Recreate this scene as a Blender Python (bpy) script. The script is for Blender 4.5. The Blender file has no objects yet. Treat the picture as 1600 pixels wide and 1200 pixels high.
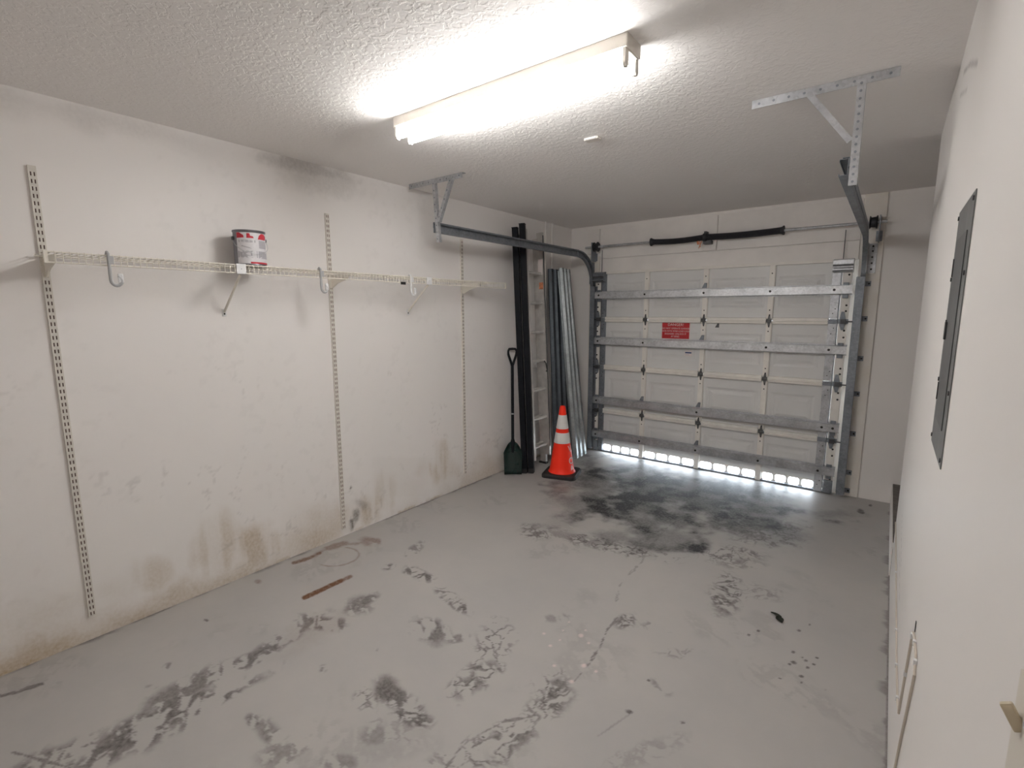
import bpy, bmesh, math, random
import numpy as np
from mathutils import Matrix, Vector

S = bpy.context.scene
C = S.collection
rng = random.Random(7)
PI = math.pi

# ------------------------------------------------------------------ camera, light, exposure
F_PX, YAW, PITCH, ROLL = 769.83, math.radians(37.448), math.radians(8.380), math.radians(-0.111)
CAM = (3.1407, 0.0, 1.6713)
def cam_axes():
    f = np.array([-math.sin(YAW)*math.cos(PITCH), math.cos(YAW)*math.cos(PITCH), -math.sin(PITCH)])
    r = np.array([math.cos(YAW), math.sin(YAW), 0.0]); u = np.cross(r, f)
    return r*math.cos(ROLL)+u*math.sin(ROLL), -r*math.sin(ROLL)+u*math.cos(ROLL), f
AR, AU, AF = cam_axes()
def project(P):                               # world points (n,3) -> photo pixels
    d = np.asarray(P, float) - np.array(CAM)
    w = d @ AF
    return 800+F_PX*(d @ AR)/w, 600-F_PX*(d @ AU)/w
cd = bpy.data.cameras.new('camera'); cam = bpy.data.objects.new('camera', cd); C.objects.link(cam)
cd.sensor_width = 36; cd.lens = F_PX/1600*36; cd.clip_start = 0.01
M = Matrix.Identity(4)
for i in range(3):
    M[i][0], M[i][1], M[i][2], M[i][3] = AR[i], AU[i], -AF[i], CAM[i]
cam.matrix_world = M
S.camera = cam

W = bpy.data.worlds.new('sky'); S.world = W; W.use_nodes = True
W.node_tree.nodes['Background'].inputs[0].default_value = (0.80, 0.90, 1.0, 1)
W.node_tree.nodes['Background'].inputs[1].default_value = 18.0
TUBE_STRENGTH = 47.0                          # the two fluorescent tubes carry the room's light
S.view_settings.view_transform = 'Standard'; S.view_settings.look = 'None'
S.view_settings.gamma = 1.0; S.view_settings.use_curve_mapping = False
S.view_settings.exposure = 0.40
S.cycles.use_denoising = True
S.cycles.max_bounces = 12; S.cycles.diffuse_bounces = 10
S.cycles.use_adaptive_sampling = True; S.cycles.adaptive_threshold = 0.015

# ------------------------------------------------------------------ helpers
class MB:
    def __init__(s): s.v = []; s.f = []
    def add(s, vs, fs):
        n = len(s.v); s.v += [tuple(map(float, q)) for q in vs]; s.f += [tuple(i+n for i in q) for q in fs]; return s
    def box(s, x0, x1, y0, y1, z0, z1):
        return s.add([(x0,y0,z0),(x1,y0,z0),(x1,y1,z0),(x0,y1,z0),(x0,y0,z1),(x1,y0,z1),(x1,y1,z1),(x0,y1,z1)],
                     [(0,3,2,1),(4,5,6,7),(0,1,5,4),(1,2,6,5),(2,3,7,6),(3,0,4,7)])
    def bar(s, a, b, w, h, up=(0,0,1)):       # rectangular bar from a to b
        a, b = Vector(a), Vector(b); d = (b-a).normalized(); up = Vector(up)
        if abs(d.dot(up)) > .98: up = Vector((0,1,0))
        x = d.cross(up).normalized()*w/2; y = x.normalized().cross(d)*h/2
        vs = [a-x-y, a+x-y, a+x+y, a-x+y, b-x-y, b+x-y, b+x+y, b-x+y]
        return s.add(vs, [(0,3,2,1),(4,5,6,7),(0,1,5,4),(1,2,6,5),(2,3,7,6),(3,0,4,7)])
    def tube(s, pts, r, n=8, closed=False):
        pts = [Vector(p) for p in pts]; m = len(pts); rs = r if isinstance(r, (list, tuple)) else [r]*m
        t0 = (pts[1]-pts[0]).normalized(); nrm = t0.orthogonal().normalized(); vs = []
        for i, p in enumerate(pts):
            t = (pts[min(i+1,m-1)]-pts[max(i-1,0)]).normalized()
            nrm = (nrm - t*nrm.dot(t)).normalized(); bn = t.cross(nrm)
            vs += [p + (nrm*math.cos(2*PI*k/n)+bn*math.sin(2*PI*k/n))*rs[i] for k in range(n)]
        fs = [(i*n+k, i*n+(k+1)%n, (i+1)*n+(k+1)%n, (i+1)*n+k) for i in range(m-1) for k in range(n)]
        fs += [tuple(range(n-1,-1,-1)), tuple((m-1)*n+k for k in range(n))]
        return s.add(vs, fs)
    def cyl(s, a, b, r, n=12): return s.tube([a, b], r, n)
    def lathe(s, prof, n=32, c=(0,0,0), a0=0, a1=2*PI):     # profile of (r,z) about z
        full = abs(a1-a0-2*PI) < 1e-6; k = n if full else n+1; vs = []
        for r, z in prof:
            vs += [(c[0]+r*math.cos(a0+(a1-a0)*i/n), c[1]+r*math.sin(a0+(a1-a0)*i/n), c[2]+z) for i in range(k)]
        fs = [(j*k+i, j*k+(i+1)%k, (j+1)*k+(i+1)%k, (j+1)*k+i) for j in range(len(prof)-1) for i in range(n)]
        return s.add(vs, fs)
    def prism(s, poly, a0, a1, axis):         # polygon extruded along an axis; poly in the two other axes
        def p3(q, a): return {0:(a,q[0],q[1]), 1:(q[0],a,q[1]), 2:(q[0],q[1],a)}[axis]
        n = len(poly)
        return s.add([p3(q,a0) for q in poly]+[p3(q,a1) for q in poly],
                     [tuple(range(n))[::-1], tuple(range(n,2*n))]+[(i,(i+1)%n,n+(i+1)%n,n+i) for i in range(n)])
    def sweep(s, prof, path, close=False):    # prof: (x, n) offsets; path in the y-z plane: ((x,y,z), normal(y,z))
        k = len(prof)
        for (c, nn) in path: s.v += [(c[0]+px, c[1]+nn[0]*pn, c[2]+nn[1]*pn) for px, pn in prof]
        b = len(s.v)-k*len(path)
        for j in range(len(path)-1):
            for i in range(k-1 if not close else k):
                s.f.append((b+j*k+i, b+j*k+(i+1)%k, b+(j+1)*k+(i+1)%k, b+(j+1)*k+i))
        return s
    def build(s, name, mat, parent=None, bevel=0, smooth=False, solid=0, segs=2):
        me = bpy.data.meshes.new(name); me.from_pydata(s.v, [], s.f); me.update()
        bm = bmesh.new(); bm.from_mesh(me); bmesh.ops.recalc_face_normals(bm, faces=bm.faces)
        if bevel: bmesh.ops.bevel(bm, geom=bm.edges[:], offset=bevel, segments=segs, affect='EDGES', profile=.6, clamp_overlap=True)
        bm.to_mesh(me); bm.free()
        if smooth:
            me.polygons.foreach_set('use_smooth', [True]*len(me.polygons))
            me.set_sharp_from_angle(angle=math.radians(40))
        return link(name, me, mat, parent, solid)
def link(name, me, mat, parent=None, solid=0):
    if mat is not None and not me.materials: me.materials.append(mat)
    o = bpy.data.objects.new(name, me); C.objects.link(o)
    if parent is not None: attach(o, parent)
    if solid:
        md = o.modifiers.new('thickness', 'SOLIDIFY'); md.thickness = solid; md.offset = 0
    return o
def attach(o, parent):
    o.parent = parent
    m = Matrix.Identity(4); p = parent
    while p is not None:
        if p.parent is None: m = p.matrix_basis.copy() @ m
        p = p.parent
    o.matrix_parent_inverse = (Matrix.Translation(parent.location) if parent.parent is None else Matrix.Identity(4)).inverted()
def tag(o, label, cat, group=None, kind=None):
    o['label'] = label; o['category'] = cat
    if group: o['group'] = group
    if kind: o['kind'] = kind
    return o
def thing(name, loc, label, cat, group=None, kind=None):
    o = bpy.data.objects.new(name, None); C.objects.link(o); o.location = loc; o.empty_display_size = .1
    return tag(o, label, cat, group, kind)
def text_mesh(body, size, align='CENTER'):
    cu = bpy.data.curves.new('t', 'FONT'); cu.body = body; cu.size = size; cu.align_x = align; cu.align_y = 'CENTER'
    cu.resolution_u = 3; o = bpy.data.objects.new('t', cu); C.objects.link(o)
    bpy.context.view_layer.update(); dg = bpy.context.evaluated_depsgraph_get()
    me = bpy.data.meshes.new_from_object(o.evaluated_get(dg)); bpy.data.objects.remove(o); bpy.data.curves.remove(cu)
    return me

# numpy value noise -------------------------------------------------
_nr = np.random.RandomState(3)
_lat = _nr.rand(256, 256)
def vnoise(x, y):
    xi, yi = np.floor(x).astype(int), np.floor(y).astype(int); fx, fy = x-xi, y-yi
    fx = fx*fx*(3-2*fx); fy = fy*fy*(3-2*fy)
    g = lambda a, b: _lat[a % 256, b % 256]
    return (g(xi,yi)*(1-fx)+g(xi+1,yi)*fx)*(1-fy)+(g(xi,yi+1)*(1-fx)+g(xi+1,yi+1)*fx)*fy
def fbm(x, y, o=4):
    s = 0; a = .5; t = 0; x, y = x*.94-y*.34+50, x*.34+y*.94+50
    for i in range(o):
        s = s+a*vnoise(x+17.3*i, y+9.1*i); t += a; x, y = (x*.8-y*.6)*2.03, (x*.6+y*.8)*2.03; a *= .5
    return s/t
def sstep(a, b, x): t = np.clip((x-a)/(b-a), 0, 1); return t*t*(3-2*t)
def blob(U, V, cx, cy, rx, ry, ang=0):
    c, s = math.cos(math.radians(ang)), math.sin(math.radians(ang))
    dx, dy = U-cx, V-cy; a = (dx*c+dy*s)/rx; b = (-dx*s+dy*c)/ry
    return np.sqrt(a*a+b*b)
def seg_dist(U, V, pts):
    d = np.full(U.shape, 1e9)
    for (x0,y0),(x1,y1) in zip(pts[:-1], pts[1:]):
        dx, dy = x1-x0, y1-y0; t = np.clip(((U-x0)*dx+(V-y0)*dy)/(dx*dx+dy*dy+1e-9), 0, 1)
        d = np.minimum(d, np.hypot(U-x0-t*dx, V-y0-t*dy))
    return d

# ------------------------------------------------------------------ materials
def mat(name, col, rough=.5, metal=0, var=0, vscale=8, bump=0, bscale=60, spec=.5):
    m = bpy.data.materials.new(name); m.use_nodes = True; nt = m.node_tree; b = nt.nodes['Principled BSDF']
    b.inputs['Base Color'].default_value = (*col, 1); b.inputs['Roughness'].default_value = rough
    b.inputs['Metallic'].default_value = metal; b.inputs['Specular IOR Level'].default_value = spec
    if var or bump:
        tc = nt.nodes.new('ShaderNodeTexCoord')
    if var:
        n = nt.nodes.new('ShaderNodeTexNoise'); n.inputs['Scale'].default_value = vscale; n.inputs['Detail'].default_value = 5
        r = nt.nodes.new('ShaderNodeMapRange'); r.inputs[1].default_value = .3; r.inputs[2].default_value = .7
        r.inputs[3].default_value = 1-var; r.inputs[4].default_value = 1+var
        mx = nt.nodes.new('ShaderNodeVectorMath'); mx.operation = 'SCALE'; mx.inputs[0].default_value = col
        nt.links.new(tc.outputs['Object'], n.inputs['Vector']); nt.links.new(n.outputs['Fac'], r.inputs[0])
        nt.links.new(r.outputs[0], mx.inputs['Scale']); nt.links.new(mx.outputs[0], b.inputs['Base Color'])
    if bump:
        n2 = nt.nodes.new('ShaderNodeTexNoise'); n2.inputs['Scale'].default_value = bscale; n2.inputs['Detail'].default_value = 6
        bp = nt.nodes.new('ShaderNodeBump'); bp.inputs['Strength'].default_value = bump; bp.inputs['Distance'].default_value = .01
        nt.links.new(tc.outputs['Object'], n2.inputs['Vector']); nt.links.new(n2.outputs['Fac'], bp.inputs['Height'])
        nt.links.new(bp.outputs[0], b.inputs['Normal'])
    return m
def galv(name, col, rough, metal=.75):
    m = mat(name, col, rough, metal); nt = m.node_tree; b = nt.nodes['Principled BSDF']
    tc = nt.nodes.new('ShaderNodeTexCoord'); v = nt.nodes.new('ShaderNodeTexVoronoi'); v.inputs['Scale'].default_value = 70
    n = nt.nodes.new('ShaderNodeTexNoise'); n.inputs['Scale'].default_value = 9; n.inputs['Detail'].default_value = 5
    ad = nt.nodes.new('ShaderNodeMath'); ad.operation = 'MULTIPLY_ADD'; ad.inputs[1].default_value = .25
    r = nt.nodes.new('ShaderNodeMapRange'); r.inputs[1].default_value = .35; r.inputs[2].default_value = .95
    r.inputs[3].default_value = .72; r.inputs[4].default_value = 1.2
    sep = nt.nodes.new('ShaderNodeSeparateColor')
    mx = nt.nodes.new('ShaderNodeVectorMath'); mx.operation = 'SCALE'; mx.inputs[0].default_value = col
    L = nt.links.new
    L(tc.outputs['Object'], v.inputs['Vector']); L(tc.outputs['Object'], n.inputs['Vector'])
    L(v.outputs['Color'], sep.inputs[0]); L(sep.outputs[0], ad.inputs[0]); L(n.outputs['Fac'], ad.inputs[2])
    L(ad.outputs[0], r.inputs[0]); L(r.outputs[0], mx.inputs['Scale']); L(mx.outputs[0], b.inputs['Base Color'])
    return m
MT = dict(
    cream=mat('cream_paint', (.70,.66,.60), .5, var=.06, vscale=6),
    white=mat('white_trim_paint', (.85,.82,.79), .55, var=.05, vscale=5, bump=.08, bscale=30),
    doorskin=mat('door_sheet_paint', (.74,.74,.73), .45, var=.04, vscale=3),
    doorwhite=mat('door_white_paint', (.86,.83,.78), .45, var=.05, vscale=12),
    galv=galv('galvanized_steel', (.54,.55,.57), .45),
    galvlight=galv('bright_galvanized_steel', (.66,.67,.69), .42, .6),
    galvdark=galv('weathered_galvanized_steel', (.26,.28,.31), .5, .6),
    track=galv('track_steel', (.25,.27,.295), .5, .55),
    hingem=galv('hinge_steel', (.15,.15,.15), .5, .6),
    steel=mat('dark_steel', (.10,.10,.105), .5, .6, var=.2, vscale=30),
    spring=mat('spring_steel', (.035,.036,.042), .55, .4),
    black=mat('black_paint', (.005,.006,.009), .5, var=.2, vscale=20, spec=.2),
    blackrubber=mat('black_rubber', (.014,.013,.014), .6),
    hole=mat('dark_bolt', (.03,.028,.026), .6, .3),
    alum=mat('aluminium', (.62,.60,.575), .42, .55, var=.12, vscale=14),
    orange=mat('orange_cone_vinyl', (.95,.032,.010), .45, spec=.3),
    reflect=mat('white_reflective_sleeve', (.72,.70,.68), .4),
    green=mat('green_plastic', (.004,.020,.017), .25, var=.2, vscale=10),
    red=mat('red_print', (.50,.012,.02), .45),
    redlight=mat('red_label_print', (.55,.03,.05), .5),
    signwhite=mat('white_print', (.78,.72,.70), .5),
    label=mat('paper_label', (.72,.71,.73), .5, var=.05, vscale=40),
    print=mat('grey_print', (.46,.45,.48), .55),
    canmetal=mat('can_metal', (.22,.22,.24), .4, .8),
    plastic=mat('white_plastic', (.74,.74,.74), .4),
    ivory=mat('ivory_plastic', (.60,.52,.38), .4),
    switchplate=mat('switch_plate_plastic', (.72,.68,.60), .4),
    shelf=mat('shelf_coating', (.74,.70,.62), .45),
    rustpaint=mat('shelf_standard_paint', (.70,.66,.60), .5, var=.08, vscale=40),
    slot=mat('standard_slot_shade', (.16,.105,.085), .8),
    panelgrey=mat('breaker_cover_steel', (.20,.205,.205), .4, .35, var=.12, vscale=12),
    paneldark=mat('breaker_door_steel', (.13,.135,.135), .4, .35, var=.12, vscale=12),
    cable=mat('painted_cable', (.62,.56,.49), .55),
    tagp=mat('orange_tag_paper', (.62,.25,.13), .6, var=.3, vscale=60),
    blueprint=mat('blue_print', (.05,.09,.22), .5),
    leaf=mat('dry_leaf', (.012,.014,.008), .8),
    concrete=mat('bare_concrete', (.16,.14,.125), .9, var=.25, vscale=14, bump=.3, bscale=40),
    driveway=mat('driveway_concrete', (.62,.61,.58), .9, var=.08, vscale=3),
)
tubem = bpy.data.materials.new('lit_tube'); tubem.use_nodes = True
_b = tubem.node_tree.nodes['Principled BSDF']; _b.inputs['Base Color'].default_value = (.9,.9,.88,1)
_b.inputs['Emission Color'].default_value = (1.0,.985,.972,1); _b.inputs['Emission Strength'].default_value = TUBE_STRENGTH

def painted(name, base, tint, rough, attr, cols, bump=.15, bscale=25, gloss_attr=False, spec=.5, lowvar=.05, lowscale=1.2):
    """paint/concrete with noise, plus stains from a 4-channel stain map on the mesh: cols = [(rgb, strength)]*4"""
    m = bpy.data.materials.new(name); m.use_nodes = True; nt = m.node_tree; L = nt.links.new
    b = nt.nodes['Principled BSDF']; b.inputs['Roughness'].default_value = rough; b.inputs['Specular IOR Level'].default_value = spec
    tc = nt.nodes.new('ShaderNodeTexCoord')
    n = nt.nodes.new('ShaderNodeTexNoise'); n.inputs['Scale'].default_value = lowscale; n.inputs['Detail'].default_value = 7; n.inputs['Roughness'].default_value = .6
    L(tc.outputs['Object'], n.inputs['Vector'])
    mr = nt.nodes.new('ShaderNodeMapRange'); mr.inputs[1].default_value = .32; mr.inputs[2].default_value = .68
    L(n.outputs['Fac'], mr.inputs[0])
    mix = nt.nodes.new('ShaderNodeMix'); mix.data_type = 'RGBA'; mix.inputs[6].default_value = (*base,1); mix.inputs[7].default_value = (*tint,1)
    L(mr.outputs[0], mix.inputs[0]); cur = mix.outputs[2]
    if attr:
        at = nt.nodes.new('ShaderNodeAttribute'); at.attribute_name = attr; sp = nt.nodes.new('ShaderNodeSeparateColor'); L(at.outputs['Color'], sp.inputs[0])
        nf = nt.nodes.new('ShaderNodeTexNoise'); nf.inputs['Scale'].default_value = 55; nf.inputs['Detail'].default_value = 6; L(tc.outputs['Object'], nf.inputs['Vector'])
        outs = [sp.outputs[0], sp.outputs[1], sp.outputs[2], at.outputs['Alpha']]
        for o, (rgb, st) in zip(outs, cols):
            ma = nt.nodes.new('ShaderNodeMath'); ma.operation = 'MULTIPLY_ADD'   # break the edge up with fine grain
            su = nt.nodes.new('ShaderNodeMath'); su.operation = 'SUBTRACT'; su.inputs[1].default_value = .5; L(nf.outputs['Fac'], su.inputs[0])
            mu = nt.nodes.new('ShaderNodeMath'); mu.operation = 'MULTIPLY'; L(su.outputs[0], mu.inputs[0]); L(o, mu.inputs[1])
            L(mu.outputs[0], ma.inputs[0]); ma.inputs[1].default_value = 1.2; L(o, ma.inputs[2])
            cl = nt.nodes.new('ShaderNodeMath'); cl.operation = 'MULTIPLY'; cl.use_clamp = True; L(ma.outputs[0], cl.inputs[0]); cl.inputs[1].default_value = st
            mx = nt.nodes.new('ShaderNodeMix'); mx.data_type = 'RGBA'; mx.inputs[7].default_value = (*rgb,1)
            L(cl.outputs[0], mx.inputs[0]); L(cur, mx.inputs[6]); cur = mx.outputs[2]
    L(cur, b.inputs['Base Color'])
    nb = nt.nodes.new('ShaderNodeTexNoise'); nb.inputs['Scale'].default_value = bscale; nb.inputs['Detail'].default_value = 5; L(tc.outputs['Object'], nb.inputs['Vector'])
    bp = nt.nodes.new('ShaderNodeBump'); bp.inputs['Strength'].default_value = bump; bp.inputs['Distance'].default_value = .02
    L(nb.outputs['Fac'], bp.inputs['Height']); L(bp.outputs[0], b.inputs['Normal'])
    return m
def grid(name, o, du, dv, nu, nv, m, maps=None, attr='stain'):
    """a flat sheet of nu x nv cells from corner o along du, dv, with a stain map per vertex"""
    o, du, dv = np.array(o,float), np.array(du,float), np.array(dv,float)
    a, b = np.meshgrid(np.linspace(0,1,nu+1), np.linspace(0,1,nv+1))
    P = o+a[...,None]*du+b[...,None]*dv; n = (nu+1)*(nv+1)
    idx = np.arange(n).reshape(nv+1, nu+1)
    q = np.stack([idx[:-1,:-1], idx[:-1,1:], idx[1:,1:], idx[1:,:-1]], -1).reshape(-1,4)
    me = bpy.data.meshes.new(name); me.vertices.add(n); me.vertices.foreach_set('co', P.reshape(-1).astype(np.float32))
    me.loops.add(q.size); me.loops.foreach_set('vertex_index', q.reshape(-1).astype(np.int32))
    me.polygons.add(len(q)); me.polygons.foreach_set('loop_start', (np.arange(len(q))*4).astype(np.int32))
    me.update(calc_edges=True)
    if maps is not None:
        at = me.color_attributes.new(attr, 'FLOAT_COLOR', 'POINT')
        at.data.foreach_set('color', np.clip(maps(P),0,1).reshape(-1).astype(np.float32))
    return link(name, me, m)

# ------------------------------------------------------------------ room
D, H, XW, YC = 5.285, 2.646, 3.27, 3.79       # door wall, ceiling, right wall, its far corner
YB = -1.3                                     # wall behind the camera
STEP = .18

def floor_map(P):
    X, Y = P[...,0], P[...,1]; U, V = project(P); out = np.zeros(P.shape[:-1]+(4,))
    n1, n2, n3 = fbm(X*14,Y*14), fbm(X*34+5,Y*34), fbm(X*3.1,Y*3.1)
    warp = (fbm(X*9+3,Y*9,3)-.5)*1.4; warp2 = (fbm(X*9+31,Y*9+7,3)-.5)*1.4
    rid = np.abs(fbm(X*9+warp*2.2+40, Y*9+warp2*2.2, 3)-.5)*2           # thin curling tyre scrapes
    lines = 1-sstep(.03,.12,rid)
    rid2 = np.abs(fbm(X*13+warp2*2+11, Y*13+warp*2+50, 2)-.5)*2
    lines = np.maximum(lines, 1-sstep(.03,.10,rid2))
    streak = fbm(X*7-Y*4, X*15+Y*22, 4)
    patch = np.maximum(sstep(.50,.57,n1*.6+n2*.4), sstep(.53,.60,streak))
    wear = np.zeros(X.shape)
    for cx,cy,rx,ry,an,am,ty in [
        (220,1142,190,34,-28,.95,'p'),(90,1185,110,24,-22,.8,'p'),(300,1072,110,20,-26,.8,'p'),(400,1025,120,15,-29,.9,'p'),
        (440,1000,110,13,-31,.8,'p'),(505,972,50,14,6,.9,'p'),(330,1098,130,12,-27,.9,'p'),(648,860,22,10,-40,.7,'p'),(608,886,14,7,-20,.8,'p'),
        (655,897,32,11,22,1,'p'),(715,944,34,12,38,1,'p'),(700,932,30,12,30,.7,'l'),(560,945,28,20,-20,.8,'p'),(575,938,26,10,-28,.9,'p'),
        (672,986,40,24,25,.85,'p'),(715,998,22,8,-15,.7,'p'),(775,1000,40,34,-35,.95,'l'),(745,1058,66,26,-38,1,'l'),(742,1062,46,18,-38,.8,'p'),
        (612,1085,44,24,38,1,'p'),(640,1112,58,26,32,1,'l'),(640,1105,40,20,32,.7,'p'),(580,1150,34,22,0,.55,'p'),(570,1092,26,22,10,.8,'l'),
        (865,1080,40,40,-20,1,'l'),(870,1072,36,16,-30,.8,'p'),(840,1110,40,24,-30,.8,'l'),(775,1165,80,34,-30,.9,'l'),(700,1185,70,24,-30,.6,'l'),
        (835,834,30,14,15,.95,'l'),(842,832,26,9,18,.9,'p'),(925,846,62,11,14,1,'l'),(985,860,50,12,8,1,'l'),(1045,868,36,14,4,.8,'l'),(900,842,70,12,12,.5,'p'),
        (1137,930,30,40,0,1,'l'),(1135,945,26,24,0,.75,'p'),(1205,832,70,28,0,.8,'l'),(1140,868,66,18,4,.85,'l'),(1180,825,60,20,0,.6,'p'),(1160,880,40,12,0,.55,'p'),
        (978,970,24,15,-20,1,'l'),(1030,978,40,10,5,.6,'l'),(1060,1020,40,10,0,.45,'l'),(420,1145,24,34,-50,.7,'p'),(440,1175,60,26,-20,.6,'p'),(530,1190,40,16,0,.6,'p'),
        (395,1125,16,12,40,.8,'p'),(1035,1075,26,10,38,.55,'p'),(1190,925,40,14,15,.5,'l'),(870,965,30,8,-6,.5,'p'),(505,1045,10,8,-40,.7,'p'),(583,1016,10,6,-20,.8,'p'),
        (265,1040,12,6,-10,.7,'p'),(235,1073,12,5,0,.5,'p'),(620,1140,60,30,20,.35,'l'),(1000,1180,90,22,-20,.3,'l')]:
        k = 1-sstep(.45,1.08,blob(U,V,cx,cy,rx,ry,an)+(n1-.5)*.7)
        wear = np.maximum(wear, am*k*(lines if ty=='l' else patch))
    wear = np.maximum(wear, .16*patch*sstep(.56,.72,n3))                # faint general wear
    wear = np.maximum(wear, .9*(1-sstep(1.5,3.2,seg_dist(U,V,[(0,1088),(30,1080),(66,1068)])+(n2-.5)*5)))
    wear = np.maximum(wear, .8*(1-sstep(1,3,seg_dist(U,V,[(20,1175),(110,1200)])+(n2-.5)*5)))
    for x,y,r in [(322,969,4),(1265,976,2.6),(1248,985,3),(1185,986,3.4),(1170,992,2.6),(1252,1057,4),(1252,1066,2.6),(1262,1043,3.5),(1259,1032,3),(1240,1035,4),
                  (1253,1027,2),(1277,1028,2.4),(1271,1038,2.5),(1240,1019,3),(1289,1078,2),(1234,1038,3),(1219,1060,2),(983,1112,6),(1067,1129,3),(1013,1063,3),(755,1152,4),(1345,799,6),(1360,790,3)]:
        wear = np.maximum(wear, 1.3*(1-sstep(.5,1.1,blob(U,V,x,y,r*1.1,r*.65,15)+(n2-.5)*.9+(n1-.5)*.5)))
    crack = seg_dist(U,V,[(698,1198),(722,1165),(745,1150),(790,1126),(832,1120),(845,1100),(880,1082),(905,1056),(925,1030),(938,1010),(948,985),(965,966)])
    crack2 = seg_dist(U,V,[(963,940),(968,915),(985,895),(1003,878),(1010,862),(1040,826),(1060,812)])
    jit = (fbm(X*30,Y*30,2)-.5)*6
    wear = np.maximum(wear, .8*(1-sstep(.6,2.0,np.abs(crack+jit*.9))))
    wear = np.maximum(wear, .45*(1-sstep(.4,1.6,np.abs(crack2+jit*.9))))
    wear = np.maximum(wear, .35*(1-sstep(.5,2.0,np.abs(seg_dist(U,V,[(935,1150),(985,1115)])+jit*.3))))
    # grime along the two wall edges
    wear = np.maximum(wear, .75*(1-sstep(.004,.022+.03*sstep(.45,.7,n1),X))*sstep(.35,.6,fbm(X*3,Y*6+4)))
    wear = np.maximum(wear, .7*(1-sstep(.003,.006+.05*sstep(.45,.75,fbm(X*2+9,Y*11)),XW-X)))
    rust = np.zeros(X.shape)
    rust = np.maximum(rust, 1.2*(1-sstep(2.2,4.2,seg_dist(U,V,[(475,934),(508,919),(533,907)])+(n2-.5)*1.6)))
    rust = np.maximum(rust, .75*(1-sstep(1.5,4,seg_dist(U,V,[(533,907),(548,901)])+(n2-.5)*3)))
    rust = np.maximum(rust, .8*(1-sstep(1.0,3.2,seg_dist(U,V,[(458,880),(480,873),(500,864)])+(n2-.5)*3)))
    sd = seg_dist(U,V,[(492,868),(510,858),(540,850),(560,849),(575,843),(592,847)])
    rust = np.maximum(rust, .55*(1-sstep(.5,5,sd+(n1-.5)*10)))
    rust = np.maximum(rust, .5*(1-sstep(2,9,blob(U,V,572,846,2,1.2)+(n1-.5)*8)))
    wear = np.maximum(wear, .6*(1-sstep(.3,1.8,sd+4+(n2-.5)*5)))
    rust = np.maximum(rust, .42*(1-sstep(.01,.10,np.abs(blob(U,V,527,870,34,14,-8)-1)+(n2-.5)*.12))*sstep(.38,.55,fbm(X*5+2,Y*5)))
    rust = np.maximum(rust, .35*(1-sstep(.3,1,blob(U,V,878,764,26,7,5)+(n1-.5)*.8)))
    rust = np.maximum(rust, .12*(1-sstep(.3,1,blob(U,V,490,985,90,26,-30)+(n1-.5)*.9)))
    rust = np.maximum(rust, .45*(1-sstep(.4,1,blob(U,V,403,909,8,5)+(n1-.5)*.7)))
    oil = np.zeros(X.shape)
    for cx,cy,rx,ry,an,am in [(1060,768,190,42,8,.80),(1000,798,140,44,3,.80),(975,788,60,30,0,.95),(1095,792,80,30,5,.95),(1120,760,120,36,8,.84),(1040,775,120,30,5,.88),(1200,782,60,22,10,.55),
                              (930,760,70,30,10,.55),(1040,845,70,20,0,.6),(1150,800,90,34,0,.6),(900,790,50,26,0,.4),(1090,856,22,9,0,.8),(950,835,40,16,8,.5),(925,725,22,9,0,.7),(1300,800,50,10,0,.3),(1215,835,60,22,0,.35)]:
        oil = np.maximum(oil, am*(1-sstep(.35,1.15,blob(U,V,cx,cy,rx,ry,an)+(fbm(X*4,Y*4)-.5)*1.7+(n1-.5)*.7)))
    oil = oil*(.72+.56*sstep(.3,.7,fbm(X*6+20,Y*6)))
    spot = np.zeros(X.shape)
    for x,y,r in [(893,1065,5),(912,1040,5.5),(860,1009,4),(931,1049,4),(908,993,5),(850,990,3),(880,985,2.5),(920,1005,3),(866,1040,3.5),(889,972,2.5),(875,1000,2),(915,985,2)]:
        spot = np.maximum(spot, .8*(1-sstep(.5,1.2,blob(U,V,x,y,r*.8,r*.6)+(n2-.5)*.6)))
    out[...,0] = wear; out[...,1] = rust; out[...,2] = oil; out[...,3] = spot
    return out
floor_m = painted('worn_painted_concrete', (.385,.373,.362), (.43,.412,.393), .50, 'stain',
                  [((.10,.088,.084),.88), ((.13,.052,.016),1.0), ((.019,.019,.020),1.0), ((.70,.58,.56),.9)], bump=.05, bscale=30, lowscale=1.6, spec=.35)
fl = grid('floor', (-.02,.10,0), (XW+.03,0,0), (0,D+.25-.10,0), 500, 800, floor_m, floor_map)
tag(fl, 'grey painted concrete garage floor with scrapes, rust and a dark oil patch', 'floor', kind='structure')
fl2 = MB().add([(-.2,YB-.1,0),(XW+.2,YB-.1,0),(XW+.2,.10,0),(-.2,.10,0)], [(0,1,2,3)]).build('floor_slab', mat('plain_floor_paint', (.39,.375,.36), .42, var=.05, vscale=2), fl)

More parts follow.
